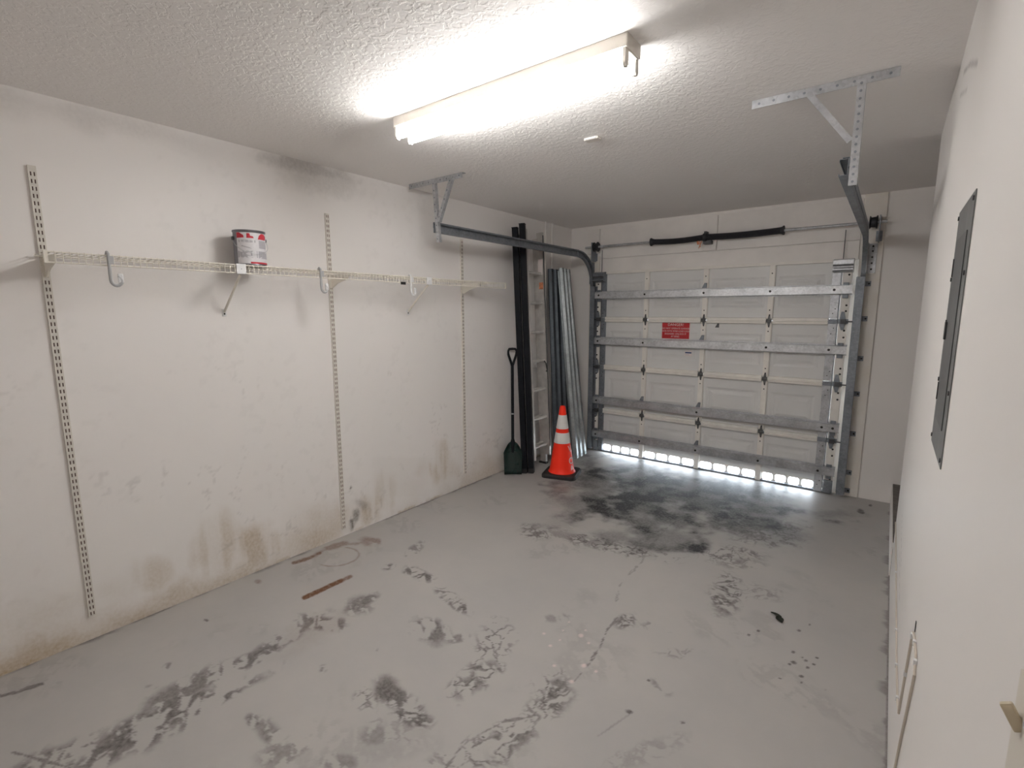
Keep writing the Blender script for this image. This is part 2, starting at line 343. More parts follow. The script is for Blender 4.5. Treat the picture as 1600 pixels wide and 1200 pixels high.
def lwall_map(P):
    Y, Z = P[...,1], P[...,2]; out = np.zeros(P.shape[:-1]+(4,)); U, V = project(P)
    n1, n2, n3 = fbm(Y*6,Z*6), fbm(Y*22+3,Z*22), fbm(Y*2.2,Z*2.2+8)
    low = (1-sstep(.0,.42,Z+(n1-.5)*.35))*.36
    drip = fbm(Y*16,Z*1.6+30)
    brown = low*sstep(.25,.75,n3)+(1-sstep(0,.16,Z+(n1-.5)*.16))*.42*(1-sstep(1.0,2.3,Y))
    for cx,cy,rx,ry,am in [(235,900,45,40,.26),(405,860,60,60,.40),(340,865,50,70,.30),(300,930,60,30,.35),(690,735,45,28,.42),(690,720,18,36,.42),(575,800,30,40,.4),(715,740,14,20,.5),(60,1010,120,30,.3),(600,770,26,40,.3)]:
        brown = np.maximum(brown, am*(1-sstep(.3,1.1,blob(U,V,cx,cy,rx,ry)+(n1-.5)*.9))*(.45+.9*sstep(.35,.65,drip)))
    brown = np.maximum(brown, .55*(1-sstep(0,.03,Z+(n2-.5)*.03))*sstep(.4,.6,fbm(Y*9,Z*2)))
    grime_tone = np.zeros(Y.shape)
    for cx,cy,rx,ry,an,am in [(549,818,5,14,0,1.2),(556,805,8,16,10,.7),(565,788,20,10,30,.4),(480,262,90,16,14,.35),(500,280,70,30,10,.18),(548,762,3,3,0,1),(466,480,4,20,-6,.0)]:  # dark spots low down; the wide faint pair darkens the upper wall
        grime_tone = np.maximum(grime_tone, am*(1-sstep(.3,1.1,blob(U,V,cx,cy,rx,ry,an)+(n2-.5)*.7+(n1-.5)*.4)))
    rid = np.abs(fbm(Y*7+(n1-.5)*2, Z*7+5, 3)-.5)*2                      # faint scuffs
    grime_tone = np.maximum(grime_tone, .17*(1-sstep(.01,.05,rid))*sstep(.58,.70,fbm(Y*3+9,Z*3))*(1-sstep(1.0,1.7,Z)))
    grime_tone = np.maximum(grime_tone, .04*sstep(.60,.72,n2)*sstep(.5,.62,n3))
    green = .30*(1-sstep(.0,.10,np.abs(Z-2.6)+(n1-.5)*.12))*(1-sstep(.8,1.6,Y))
    grime_tone = np.maximum(grime_tone, green*.6)
    patchw = .5*(1-sstep(.8,1.05,np.maximum(np.abs(U-625)/45,np.abs(V-745)/34)+(n2-.5)*.2))
    patchw = np.maximum(patchw, 1.0*(1-sstep(.6,1.1,blob(U,V,541,824,9,14,0)+(n2-.5)*.4)))
    out[...,0] = brown; out[...,1] = grime_tone; out[...,2] = patchw
    return out
wall_base, wall_tint = (.85,.82,.80), (.835,.81,.785)
lw_m = painted('left_wall_paint', wall_base, wall_tint, .6, 'stain', [((.40,.29,.15),1.0), ((.17,.15,.13),1.0), ((.78,.75,.72),.8), ((.4,.4,.4),0)], bump=.10, bscale=9, lowscale=1.5)
wl = grid('wall_left', (0,YB,0), (0,D+.2-YB,0), (0,0,H), 520, 210, lw_m, lwall_map)
tag(wl, 'off-white plaster wall with brown damp stains along the floor', 'wall', kind='structure')

def rwall_map(P):
    Y, Z = P[...,1], P[...,2]; out = np.zeros(P.shape[:-1]+(4,)); n2 = fbm(Y*22+3,Z*22)
    sc = np.zeros(Y.shape)
    for pts, w, a in [([(2.56,2.535),(2.294,2.467),(2.02,2.37)],.008,.5),([(2.60,2.47),(2.296,2.39)],.006,.4),([(3.2,.62),(2.75,.52)],.006,.35),([(3.0,.50),(2.55,.44)],.006,.35)]:
        d = np.full(Y.shape,1e9)
        for (y0,z0),(y1,z1) in zip(pts[:-1],pts[1:]):
            t = np.clip(((Y-y0)*(y1-y0)+(Z-z0)*(z1-z0))/((y1-y0)**2+(z1-z0)**2),0,1); d = np.minimum(d,np.hypot(Y-y0-t*(y1-y0),Z-z0-t*(z1-z0)))
        sc = np.maximum(sc, a*(1-sstep(w*.4,w*1.3,d+(n2-.5)*.006)))
    out[...,1] = sc
    return out
rw_m = painted('right_wall_paint', (.85,.825,.80), (.835,.81,.785), .55, 'stain', [((.40,.29,.15),0), ((.15,.14,.13),1.0), ((.7,.7,.7),0), ((.4,.4,.4),0)], bump=.05, bscale=7, lowscale=1.0)
wr = grid('wall_right', (XW,YC,0), (0,YB-YC,0), (0,0,H), 480, 220, rw_m, rwall_map)
tag(wr, 'plain off-white wall close on the right side', 'wall', kind='structure')
plain = painted('plain_wall_paint', (.86,.832,.808), (.845,.82,.795), .6, None, [], bump=.08, bscale=9)
MB().box(XW+.001,XW+.13,YB,YC,0,H).build('wall_core', plain, wr)
b = MB(); b.box(-.2,.489,D,D+.2,-.05,H); b.box(2.695,4.7,D,D+.2,-.05,H); b.box(.489,2.695,D,D+.2,2.09,H)
wf = tag(b.build('wall_far', plain), 'off-white wall around the garage door opening', 'wall', kind='structure')
tag(MB().box(-.2,4.7,YB-.1,YB,-.05,H).build('wall_near', plain), 'off-white wall behind the viewer', 'wall', kind='structure')
tag(MB().box(4.5,4.6,YC,D,STEP,H).build('wall_alcove', plain), 'off-white side wall of the alcove past the right wall', 'wall', kind='structure')
tag(MB().box(XW+.131,4.6,YC-.13,YC,0,H).build('wall_return', plain), 'off-white return wall behind the right wall corner', 'wall', kind='structure')
st = tag(MB().box(XW-.001,4.6,YC+.001,D-.001,0,STEP).build('floor_step', MT['concrete'], bevel=.003), 'raised concrete step past the corner of the right wall', 'step', kind='structure')
MB().box(XW-.006,XW-.0012,YC+.001,D-.003,.0,STEP-.002).build('painted_face', MT['white'], st)
MB().prism([(XW-.004,YC+.002),(XW+.09,YC+.002),(XW+.075,YC+.05),(XW+.05,YC+.03),(XW+.03,YC+.085),(XW+.012,YC+.04),(XW-.004,YC+.10)], STEP+.0005, STEP+.010, 2).build('mortar_smear', MT['white'], st)

# ceiling: knock-down texture
cm = bpy.data.materials.new('textured_ceiling'); cm.use_nodes = True; nt = cm.node_tree; L = nt.links.new
_b = nt.nodes['Principled BSDF']; _b.inputs['Base Color'].default_value = (.87,.845,.825,1); _b.inputs['Roughness'].default_value = .8
tc = nt.nodes.new('ShaderNodeTexCoord'); n = nt.nodes.new('ShaderNodeTexNoise'); n.inputs['Scale'].default_value = 38; n.inputs['Detail'].default_value = 4; n.inputs['Distortion'].default_value = .6
n2 = nt.nodes.new('ShaderNodeTexNoise'); n2.inputs['Scale'].default_value = 90; n2.inputs['Detail'].default_value = 3
r = nt.nodes.new('ShaderNodeMapRange'); r.inputs[1].default_value = .46; r.inputs[2].default_value = .58; r.interpolation_type = 'SMOOTHSTEP'
ma = nt.nodes.new('ShaderNodeMath'); ma.operation = 'MULTIPLY_ADD'; ma.inputs[1].default_value = .35
bp = nt.nodes.new('ShaderNodeBump'); bp.inputs['Strength'].default_value = .25; bp.inputs['Distance'].default_value = .004
L(tc.outputs['Object'], n.inputs['Vector']); L(tc.outputs['Object'], n2.inputs['Vector']); L(n.outputs['Fac'], r.inputs[0])
L(n2.outputs['Fac'], ma.inputs[0]); L(r.outputs[0], ma.inputs[2]); L(ma.outputs[0], bp.inputs['Height']); L(bp.outputs[0], _b.inputs['Normal'])
tag(MB().box(-.2,4.7,YB-.1,D+.2,H,H+.1).build('ceiling', cm), 'white ceiling with knock-down texture', 'ceiling', kind='structure')
# outside
tag(MB().box(-6,10,D+.2,D+14,-.10,-.04).build('driveway', MT['driveway']), 'bright concrete driveway outside the garage door slots', 'driveway', kind='structure')

# boards around the door
def trim(name, x0,x1,z0,z1, label, dy=.020, m='white'):
    return tag(MB().box(x0,x1,D-dy,D-.0005,z0,z1).build(name, MT[m], bevel=.003), label, 'trim', kind='structure')
stain_m = painted('stained_board_paint', (.83,.795,.755), (.79,.745,.665), .55, None, [], bump=.06, bscale=20, lowscale=5)
tag(MB().box(2.868,3.028,D-.022,D-.0005,.002,H-.003).build('trim_1', stain_m, bevel=.003), 'tall white jamb board right of the garage door', 'trim', kind='structure')
tag(MB().box(.262,.392,D-.022,D-.0005,.002,2.30).build('trim_2', stain_m, bevel=.003), 'tall white jamb board left of the garage door', 'trim', kind='structure')
trim('trim_3', .396,2.864,2.106,2.268, 'long white header board just above the garage door')
trim('trim_4', .396,1.683,2.273,2.607, 'white header board behind the left spring', .016)
trim('trim_5', 1.688,2.864,2.273,2.615, 'white header board behind the right spring', .016)
trim('trim_6', .236,.386,2.335,2.607, 'small white pad board behind the left cable drum', .028)
trim('trim_7', 1.545,1.681,2.28,2.612, 'white pad board behind the centre spring bracket', .026)

# ------------------------------------------------------------------ ceiling light
def ceiling_light():
    x0, x1, y0, y1 = 1.044, 2.311, 1.752, 1.872
    t = thing('ceiling_light', ((x0+x1)/2,(y0+y1)/2,H), 'lit two-tube fluorescent strip light on the ceiling', 'light')
    b = MB(); yc = (y0+y1)/2
    b.prism([(y0,H-.0005),(y0,H-.045),(y0+.025,H-.056),(y1-.025,H-.056),(y1,H-.045),(y1,H-.0005)], x0,x1,0).build('body', MT['cream'], t, bevel=.002)
    for x in (x0-.002, x1-.001): MB().box(x,x+.003,y0+.002,y1-.002,H-.050,H-.0005).build('end_plate', MT['cream'], t)
    for yy in (y0+.017, y1-.017):
        MB().tube([(x0+.018,yy,H-.084),(x0+.03,yy,H-.084),(x1-.03,yy,H-.084),(x1-.018,yy,H-.084)], [.0155,.019,.019,.0155], 16).build('tube', tubem, t, smooth=True)
        for x, s in ((x0+.004,1),(x1-.004,-1)):
            p = [(yy-.014,H-.044),(yy+.014,H-.044),(yy+.014,H-.095),(yy+.007,H-.108),(yy-.007,H-.108),(yy-.014,H-.095)]
            MB().prism(p, x, x+s*.012, 0).build('lampholder', MT['cream'], t, bevel=.001)
ceiling_light()
blk = thing('ceiling_block', (1.695,2.64,H), 'small cream plastic block on the bare ceiling', 'block')
MB().box(1.655,1.742,2.618,2.668,H-.014,H-.0005).build('cover', MT['cream'], blk, bevel=.004)
MB().box(1.662,1.735,2.612,2.618,H-.012,H-.003).build('lip', MT['plastic'], blk, bevel=.001)

# ------------------------------------------------------------------ garage door
YS = 5.258                                    # inner face of the door sheets
XB = [.492, .985, 1.608, 2.212, 2.692]        # stile centres / sheet limits
ZB = [0.0, .502, 1.022, 1.578, 2.120]
STRUT = [.216, .625, 1.328, 1.852]
door = thing('door_1', (1.62,D,0), 'closed sectional garage door with steel struts and slots at its foot', 'garage door', kind='structure')
def panel_mesh(x0,x1,z0,z1):
    b = MB(); w, h = x1-x0, z1-z0; ix, iz = min(.055,w*.13), min(.115,h*.26)
    rings = [(0,0,0),(ix,iz,0),(ix+.022,iz+.022,.006),(ix+.038,iz+.038,.006),(ix+.065,iz+.065,.001)]
    for dx,dz,dy in rings: b.v += [(x0+dx,YS+dy,z0+dz),(x1-dx,YS+dy,z0+dz),(x1-dx,YS+dy,z1-dz),(x0+dx,YS+dy,z1-dz)]
    for k in range(4): b.f += [(k*4+i,k*4+(i+1)%4,k*4+4+(i+1)%4,k*4+4+i) for i in range(4)]
    b.f.append((16,17,18,19)); return b
def vent_mesh(x0,x1,z0,z1,n):
    b = MB(); cw = (x1-x0)/n
    for k in range(n):
        a, c = x0+k*cw, x0+(k+1)*cw; m, e = .0095, .013; l, r_, lo, hi = a+m, c-m, z0+.022, z1-.010
        o = len(b.v)
        b.v += [(a,YS,z0),(c,YS,z0),(c,YS,z1),(a,YS,z1),(l+e,YS,lo),(r_-e,YS,lo),(r_,YS,lo+e),(r_,YS,hi-e),(r_-e,YS,hi),(l+e,YS,hi),(l,YS,hi-e),(l,YS,lo+e)]
        for f in [(0,1,5,4),(1,6,5),(1,2,7,6),(2,8,7),(2,3,9,8),(3,10,9),(3,0,11,10),(0,4,11)]: b.f.append(tuple(i+o for i in f))
    return b
for si in range(4):
    z0, z1 = ZB[si], ZB[si+1]
    b = MB()                                  # the section's own frame: top and bottom rails
    if si == 3: b.box(.40,2.83,YS-.028,YS+.012,z1-.028,z1)
    else: b.box(.40,2.83,YS-.006,YS+.012,z1-.022,z1-.001)
    b.box(.40,2.83,YS-.004,YS+.012,z0+.001,z0+.016) if si else b.box(.40,2.83,YS-.022,YS+.02,.002,.018)
    sec = b.build('section', MT['doorwhite'] if si else MT['galvdark'], door)
    for c in range(4):
        x0, x1 = XB[c], XB[c+1]
        if si == 0:
            panel_mesh(x0,x1,.098,z1-.012).build('panel', MT['doorskin'], sec, solid=.002)
            xa, xb_ = x0+(.0 if c==0 else .024), x1-(.024 if c<3 else .0)
            vent_mesh(xa,xb_,.0,.099,4 if c<3 else 4).build('vent_strip', MT['doorwhite'], sec, solid=.006)
        else: panel_mesh(x0,x1,z0+.012,z1-.012).build('panel', MT['doorskin'], sec, solid=.002)
        if si < 3:                            # cream meeting rail over the joint, one length per bay
            xa, xb_ = x0+(.004 if c==0 else .030), x1-(.030 if c<3 else .004)
            p = [(YS-.002,z1-.030),(YS-.012,z1-.030),(YS-.034,z1-.026),(YS-.037,z1-.006),(YS-.028,z1-.003),(YS-.028,z1+.001),(YS-.037,z1+.004),(YS-.034,z1+.026),(YS-.012,z1+.030),(YS-.002,z1+.030)]
            MB().prism(p, xa, xb_, 0).build('meeting_rail', MT['doorwhite'], sec)
    for c in (1,2,3):                         # centre stiles with a turned side lip
        x = XB[c]; b = MB(); b.box(x-.025,x+.021,YS-.026,YS-.001,z0+.024 if si else .004,z1-.024); b.box(x+.021,x+.026,YS-.020,YS-.001,z0+.024 if si else .004,z1-.024)
        b.build('stile', MT['doorwhite'], sec, bevel=.002)
        for zz in ([z0+.10,z1-.10] if si else [z1-.10]):
            MB().cyl((x-.002,YS-.0275,zz),(x-.002,YS-.025,zz),.006,8).build('screw', MT['hole'], sec)
        if si < 3:                            # hinge over the joint
            b = MB(); b.box(x-.024,x+.020,YS-.038,YS-.0265,z1-.016,z1+.018)
            b.prism([(x-.014,z1+.018),(x+.012,z1+.018),(x+.006,z1+.062),(x-.004,z1+.062)], YS-.030, YS-.0265, 1)
            b.prism([(x-.014,z1-.016),(x+.012,z1-.016),(x+.006,z1-.062),(x-.004,z1-.062)], YS-.030, YS-.0265, 1)
            b.cyl((x-.025,YS-.038,z1),(x+.021,YS-.038,z1),.008,8); b.build('hinge', MT['hingem'], sec, bevel=.001)
            for zz in (z1+.05, z1-.05): MB().cyl((x,YS-.034,zz),(x,YS-.031,zz),.006,6).build('bolt', MT['hole'], sec)
    for side in (0,1):                        # end stiles: galvanized inner channel, white outer strip
        gx, wx = ((.443,.497),(.388,.436)) if side == 0 else ((2.688,2.752),(2.764,2.832))
        lo, hi = (z0+.022 if si else .004), z1-.020
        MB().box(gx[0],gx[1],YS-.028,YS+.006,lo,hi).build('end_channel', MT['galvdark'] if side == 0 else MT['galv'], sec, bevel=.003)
        MB().box(wx[0],wx[1],YS-.024,YS+.006,lo,hi).build('end_stile', MT['doorwhite'], sec, bevel=.002)
        cx = (wx[0]+wx[1])/2+(-.012 if side == 0 else .014)
        for zz in (z0+.09,z0+.14,z1-.14,z1-.08):
            if abs(zz-STRUT[si]) > .06 and zz > .06: MB().cyl((cx,YS-.030,zz),(cx,YS-.0235,zz),.0085,8).build('bolt', MT['hole'], sec)
        for k, zz in enumerate((z0+.07,z0+.11,z1-.11,z1-.06)):
            if abs(zz-STRUT[si]) > .055 and zz > .06: MB().cyl(((gx[0]+gx[1])/2+(.012 if k%2 else -.004),YS-.0295,zz),((gx[0]+gx[1])/2+(.012 if k%2 else -.004),YS-.027,zz),.005,6).build('screw', MT['hole'], sec)
        if si < 3:                            # end hinge with roller
            a, c = (.384,.500) if side == 0 else (2.684,2.836)
            b = MB(); b.box(a,c,YS-.036,YS-.022,z1-.019,z1+.021); wq = wx[0] if side == 0 else wx[0]+.008
            b.prism([(wq,z1+.02),(wq+.044,z1+.02),(wq+.030,z1+.085),(wq+.008,z1+.085)], YS-.034, YS-.0245, 1)
            b.prism([(wq,z1-.02),(wq+.044,z1-.02),(wq+.034,z1-.075),(wq+.014,z1-.075)], YS-.034, YS-.0245, 1)
            b.build('end_hinge', MT['galvdark'], sec, bevel=.001)
            xr = .350 if side == 0 else 2.905; xh = .42 if side == 0 else 2.80
            MB().cyl((xh,YS-.060,z1),(xr,YS-.060,z1),.0055,8).box(xh-.02,xh+.02,YS-.066,YS-.034,z1-.02,z1+.02).build('roller_stem', MT['steel'], sec)
            MB().cyl((xr-.009,YS-.060,z1),(xr+.009,YS-.060,z1),.022,14).build('roller', MT['blackrubber'], sec)
        # clip that holds the strut to the stile
        zc = STRUT[si]; wq = (wx[0]+wx[1])/2
        MB().box(wq-.022,wq+.020,YS-.046,YS-.0245,zc+.030,zc+.062).box(wq-.022,wq+.020,YS-.046,YS-.0245,zc-.072,zc-.036).build('strut_clip', MT['galvdark'], sec, bevel=.003)
    # strut: hat section bar
    zc = STRUT[si]; yb, yf = YS-.028, YS-.078
    prof = [(yb,zc+.048),(yb,zc+.040),(yf,zc+.033),(yf,zc-.033),(yb,zc-.040),(yb,zc-.048)]
    b = MB(); xa, xb_ = (.372,2.846)
    b.add([(xa,y,z) for y,z in prof]+[(xb_,y,z) for y,z in prof], [(i,i+1,7+i,6+i) for i in range(5)])
    b.build('strut', MT['galvlight'] if si >= 2 else MT['galv'], sec, solid=.0025)
    for x in ([.432,.985,1.608,2.212,2.716] if si != 1 else [.432,1.600,2.716,2.80]):
        if si in (2,) and abs(x-1.608) < .01: continue
        MB().cyl((x,yf-.004,zc),(x,yf+.001,zc),.011,10).build('bolt', MT['hole'], sec)
    for x in ((1.608,) if si in (2,3) else (.985,1.608) if si == 1 else (1.608,)):      # small clips at the stiles
        MB().prism([(x-.03,zc+.05),(x+.012,zc+.05),(x+.014,zc+.10),(x-.006,zc+.10)], YS-.050, YS-.026, 1).build('strut_clip', MT['galvdark'], sec, bevel=.002)
    if si == 3:                               # top roller fixtures
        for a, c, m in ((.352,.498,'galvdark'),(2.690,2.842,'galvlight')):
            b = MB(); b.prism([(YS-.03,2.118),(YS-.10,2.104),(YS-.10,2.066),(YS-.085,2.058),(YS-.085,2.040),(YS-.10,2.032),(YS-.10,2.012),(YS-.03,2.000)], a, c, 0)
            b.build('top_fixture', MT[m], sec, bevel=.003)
        for a, c in ((.355,.495),(2.692,2.838)):
            MB().box(a,c,YS-.1015,YS-.095,2.052,2.064).box(a,c,YS-.1015,YS-.095,2.010,2.018).build('fixture_groove', MT['steel'], sec)
    if si == 0:
        for a, c in ((.384,.440),(2.764,2.836)):
            MB().box(a,c,YS-.050,YS-.025,.012,.130).build('bottom_fixture', MT['galvdark'], sec, bevel=.004)
# lift cables
for x, zt in ((.443,2.37),(2.758,2.37)):
    MB().tube([(x,YS-.034,.05),(x,YS-.034,2.36)], .0035, 6).build('lift_cable', MT['steel'], door)
# stickers on the door
sg = thing('danger_sign', (1.315,YS,1.375), 'red danger sticker with white lettering on the garage door', 'sign')
MB().box(1.158,1.472,YS-.0040,YS-.0010,1.374,1.556).build('backing', MT['signwhite'], sg)
MB().box(1.169,1.461,YS-.0052,YS-.0041,1.380,1.550).build('red_field', MT['red'], sg)
for body, sz, z, sx in [('DANGER!',.040,1.527,1.0),('DO NOT OPERATE GARAGE',.0245,1.488,.95),('DOOR WITH WIND LOAD LOCKS',.0245,1.459,.84),('ENGAGED. UNLOCK IT',.0245,1.430,.90),('AT SIDES.',.0245,1.402,.9)]:
    me = text_mesh(body, sz)
    co = np.zeros(len(me.vertices)*3, np.float32); me.vertices.foreach_get('co', co); co = co.reshape(-1,3)
    co = np.stack([1.315+co[:,0]*sx, np.full(len(co),YS-.0056), z+co[:,1]], 1); me.vertices.foreach_set('co', co.reshape(-1).astype(np.float32)); me.update()
    link('lettering', me, MT['signwhite'], sg)
sk = thing('sticker', (1.46,YS,1.20), 'small white sticker with a blue bar below the red sign', 'sticker')
MB().box(1.420,1.500,YS-.0030,YS-.0012,1.200,1.262).build('backing', MT['signwhite'], sk)
MB().box(1.428,1.494,YS-.0038,YS-.0031,1.229,1.243).build('blue_bar', MT['blueprint'], sk)
MB().box(1.428,1.470,YS-.0038,YS-.0031,1.212,1.217).build('print_line', MT['print'], sk)
tag(MB().prism([(1.716,1.506),(1.754,1.506),(1.754,1.552),(1.742,1.552)], YS-.0045, YS-.0005, 1).build('dark_scrap', MT['steel']), 'small dark triangular scrap stuck right of the red sign', 'scrap')

# ------------------------------------------------------------------ tracks
def track(x, s, label):                       # s: +1 opens toward +x (left track)
    t = thing('door_track', (x,5.19,0), label, 'track', 'door tracks')
    zt, R, yv = 2.296, .34, YS-.060
    path = [((x,yv,.03),(-1,0)),((x,yv,zt-R),(-1,0))]
    vert = list(path)
    curve = [((x, yv-R+R*math.cos(a), zt-R+R*math.sin(a)), (-math.cos(a),-math.sin(a))) for a in [PI/2*k/14 for k in range(15)]]
    hor = [((x,yv-R,zt),(0,-1)),((x,2.70,zt),(0,-1))]
    h = .034
    prof = [(s*.016,-h+.008),(s*.016,-h),(-s*.016,-h),(-s*.016,h),(s*.016,h),(s*.016,h-.008)]
    wide = [(s*.046,-h+.010),(s*.046,-h),(-s*.016,-h),(-s*.016,h),(s*.040,h),(s*.040,h-.008)]
    for nm, pt, m in (('vertical_track',vert,'galvdark'),('curved_track',curve,'track'),('horizontal_track',hor,'track')):
        MB().sweep(wide if nm == 'vertical_track' else prof, pt).build(nm, MT[m], t, solid=.003, smooth=(nm=='curved_track'))
    ha = [(-s*.018,-.030),(-s*.020,-.030),(-s*.020,-h-.004),(-s*.044,-h-.004),(-s*.044,-h-.007),(-s*.018,-h-.007)]
    MB().sweep([(-s*.019,.0),(-s*.019,-h-.006),(s*.006,-h-.006)], hor).build('track_angle', MT['galvdark'], t, solid=.003)
    xo = x-s*.016
    for z in (.055,.224,.584,.945,1.258,1.603,1.90):
        xa = xo-s*.042; b = MB(); b.box(min(xo,xa),max(xo,xa),D-.028,D-.0235,z-.022,z+.022); b.box(min(xo,xo-s*.004),max(xo,xo-s*.004),yv-.02,D-.024,z-.020,z+.020)
        jb = b.build('jamb_bracket', MT['galvdark'], t, bevel=.0015)
        MB().cyl((xo-s*.028,D-.033,z),(xo-s*.028,D-.028,z),.008,8).build('bolt', MT['hole'], jb)
    b = MB(); xa = xo-s*.062                   # flag bracket under the shaft
    b.box(min(xo-s*.004,xa),max(xo-s*.004,xa),D-.029,D-.0235,1.985,2.232); b.box(min(xo,xo-s*.004),max(xo,xo-s*.004),yv-.05,D-.024,1.99,2.232)
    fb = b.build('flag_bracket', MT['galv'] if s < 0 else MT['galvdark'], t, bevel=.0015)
    for z in (2.02,2.07,2.12,2.17,2.21): MB().cyl((xo-s*.032,D-.032,z),(xo-s*.032,D-.0285,z),.008,8).build('slot', MT['hole'], fb)
    return t
track(.345, 1, 'grey steel roller track left of the garage door, beside the ladder')
track(2.912, -1, 'grey steel roller track right of the garage door, below the bare ceiling')

def angle_iron(a, b, w, up=(0,0,-1), side=(0,1,0), m='galv', name='bar', parent=None, th=.003, holes=0):
    a, b, up, side = Vector(a), Vector(b), Vector(up).normalized()*w, Vector(side).normalized()*w
    mb = MB().add([a+up,a,a+side,b+up,b,b+side],[(0,1,4,3),(1,2,5,4)])
    o = mb.build(name, MT[m], parent, solid=th)
    if holes:
        d = b-a; n1 = side.cross(d).normalized(); 
        for k in range(holes):
            c = a+d*((k+.5)/holes)+up*.5; nn = up.cross(d).normalized()
            if nn.y > 0: nn = -nn
            MB().cyl(c+nn*.0015, c+nn*.0025, .0055, 8).build('hole', MT['galvdark'], o)
    return o
def hanger(x0, x1, y, bars, label, m):
    t = thing('track_hanger', ((x0+x1)/2,y,H), label, 'bracket', 'track hangers')
    angle_iron((x0,y,H-.002),(x1,y,H-.002),.036,m=m,name='ceiling_angle',parent=t,holes=9)
    for a, b, w, n in bars:
        d = Vector((b[0]-a[0],0,b[1]-a[1])).normalized()
        acr = d.cross(Vector((0,1,0))).normalized()
        if acr.x > 0: acr = -acr
        angle_iron((a[0],y-.003,a[1]),(b[0],y-.003,b[1]),w,up=acr,side=(0,1,0),m=m,name='hanger_bar',parent=t,holes=n)
    return t
hanger(.081,.641,2.690,[((.362,2.635),(.400,2.185),.026,9),((.548,2.628),(.402,2.330),.026,5)],'small galvanized ceiling hanger of the left track, above the wire shelf','galv')
hanger(2.530,3.080,2.655,[((2.968,2.628),(2.968,2.205),.030,14),((2.770,2.626),(2.940,2.395),.024,0)],'large galvanized ceiling hanger of the right track, nearest the viewer','galv')

# ------------------------------------------------------------------ torsion spring assembly
ts = thing('torsion_spring', (1.6,5.19,2.397), 'dark torsion spring shaft across the header above the garage door', 'spring')
ZS, YSH = 2.397, 5.190
MB().cyl((.245,YSH,ZS),(3.040,YSH,ZS),.0125,12).build('shaft', MT['galv'], ts, smooth=True)
def coil(x0, x1, r, sag):
    b = MB(); n = int((x1-x0)/.005); pts = []; rs = []
    for i in range(n+1):
        t_ = i/n; x = x0+(x1-x0)*t_; pts.append((x,YSH,ZS-sag*math.sin(PI*t_))); rs.append(r if i%2 else r-.0035)
    return b.tube(pts, rs, 14).build('spring', MT['spring'], ts, smooth=False)
coil(1.055,1.575,.030,.012); coil(1.605,2.262,.032,.008)
for x0, x1 in ((1.030,1.062),(2.258,2.290)):
    r0, r1 = (.042,.032) if x0 < 1.5 else (.032,.042)
    MB().tube([(x0,YSH,ZS),(x0+.010,YSH,ZS),(x1-.010,YSH,ZS),(x1,YSH,ZS)],[r0,r0,r1,r1],14).build('winding_cone', MT['spring'], ts, smooth=True)
MB().tube([(1.568,YSH,ZS),(1.58,YSH,ZS),(1.60,YSH,ZS),(1.612,YSH,ZS)],[.034,.043,.043,.034],14).build('spring_anchor', MT['spring'], ts)
MB().box(1.575,1.650,YSH-.010,D-.0265,ZS-.065,ZS-.030).box(1.580,1.604,YSH-.012,D-.0265,ZS-.05,ZS+.058).build('centre_bracket', MT['steel'], ts, bevel=.004)
for x in (.385, 2.950):
    MB().tube([(x-.030,YSH,ZS),(x-.026,YSH,ZS),(x-.018,YSH,ZS),(x+.014,YSH,ZS),(x+.020,YSH,ZS),(x+.026,YSH,ZS)],[.050,.054,.040,.044,.056,.050],18).build('cable_drum', MT['spring'], ts, smooth=True)
for x, m in ((.345,'galvdark'),(2.992,'galvdark')):
    MB().box(x-.004,x+.004,YSH-.045,D-.0235,ZS-.16,ZS+.05).box(x-.022,x+.022,D-.033,D-.0285,ZS-.15,ZS-.065).build('bearing_plate', MT[m], ts, bevel=.003)
MB().cyl((.44,YSH,ZS),(.47,YSH,ZS),.017,12).build('shaft_collar', MT['galvlight'], ts)
for k, (x, a, h) in enumerate(((1.527,.30,.036),(1.546,.16,.060),(1.564,-.35,.075))):
    z = ZS-.035; MB().bar((x,YSH-.030+.006*k,z),(x+math.sin(a)*h,YSH-.030+.006*k,z-h*math.cos(a)),.020 if k == 0 else .007,.0015,up=(0,1,0)).build('warning_tag', MT['tagp'], ts)

# ------------------------------------------------------------------ wall shelf
SX, SZ, SY0, SY1 = .252, 1.930, .505, 3.670
def standard(y, z0, z1, label):
    """double-slot channel screwed upright to the wall"""
    t = thing('shelf_standard', (0,y,z0), label, 'standard', 'shelf standards')
    w, d, pitch, sw, sh = .0145, .0135, .0320, .0048, .0175
    ys = [-w,-.0085,-.0085+sw,.0085-sw,.0085,w]; n = int((z1-z0)/pitch); b = MB()
    zs = []
    for k in range(n): c = z0+(k+.5)*pitch; zs += [c-sh/2, c+sh/2]
    zs = [z0]+zs+[z1]
    for i in range(5):
        for j in range(len(zs)-1):
            if i in (1,3) and j%2 == 1: continue
            b.add([(d,y+ys[i],zs[j]),(d,y+ys[i+1],zs[j]),(d,y+ys[i+1],zs[j+1]),(d,y+ys[i],zs[j+1])],[(0,1,2,3)])
    for q in (-w,w): b.add([(d,y+q,z0),(d,y+q,z1),(.0005,y+q,z1),(.0005,y+q,z0)],[(0,1,2,3)])
    b.build('channel', MT['rustpaint'], t)
    MB().box(.001,.0085,y-w+.0005,y+w-.0005,z0,z1).build('slot_shade_fill', MT['slot'], t)  # dark filler, stands in for the shade inside the slots
    return t
standard(.540,.128,2.324,'slotted white shelf standard at the far left of the wall')
standard(2.011,.060,2.335,'slotted white shelf standard between the paint can and the wall stains')
standard(3.348,.127,2.310,'slotted white shelf standard nearest the black posts')
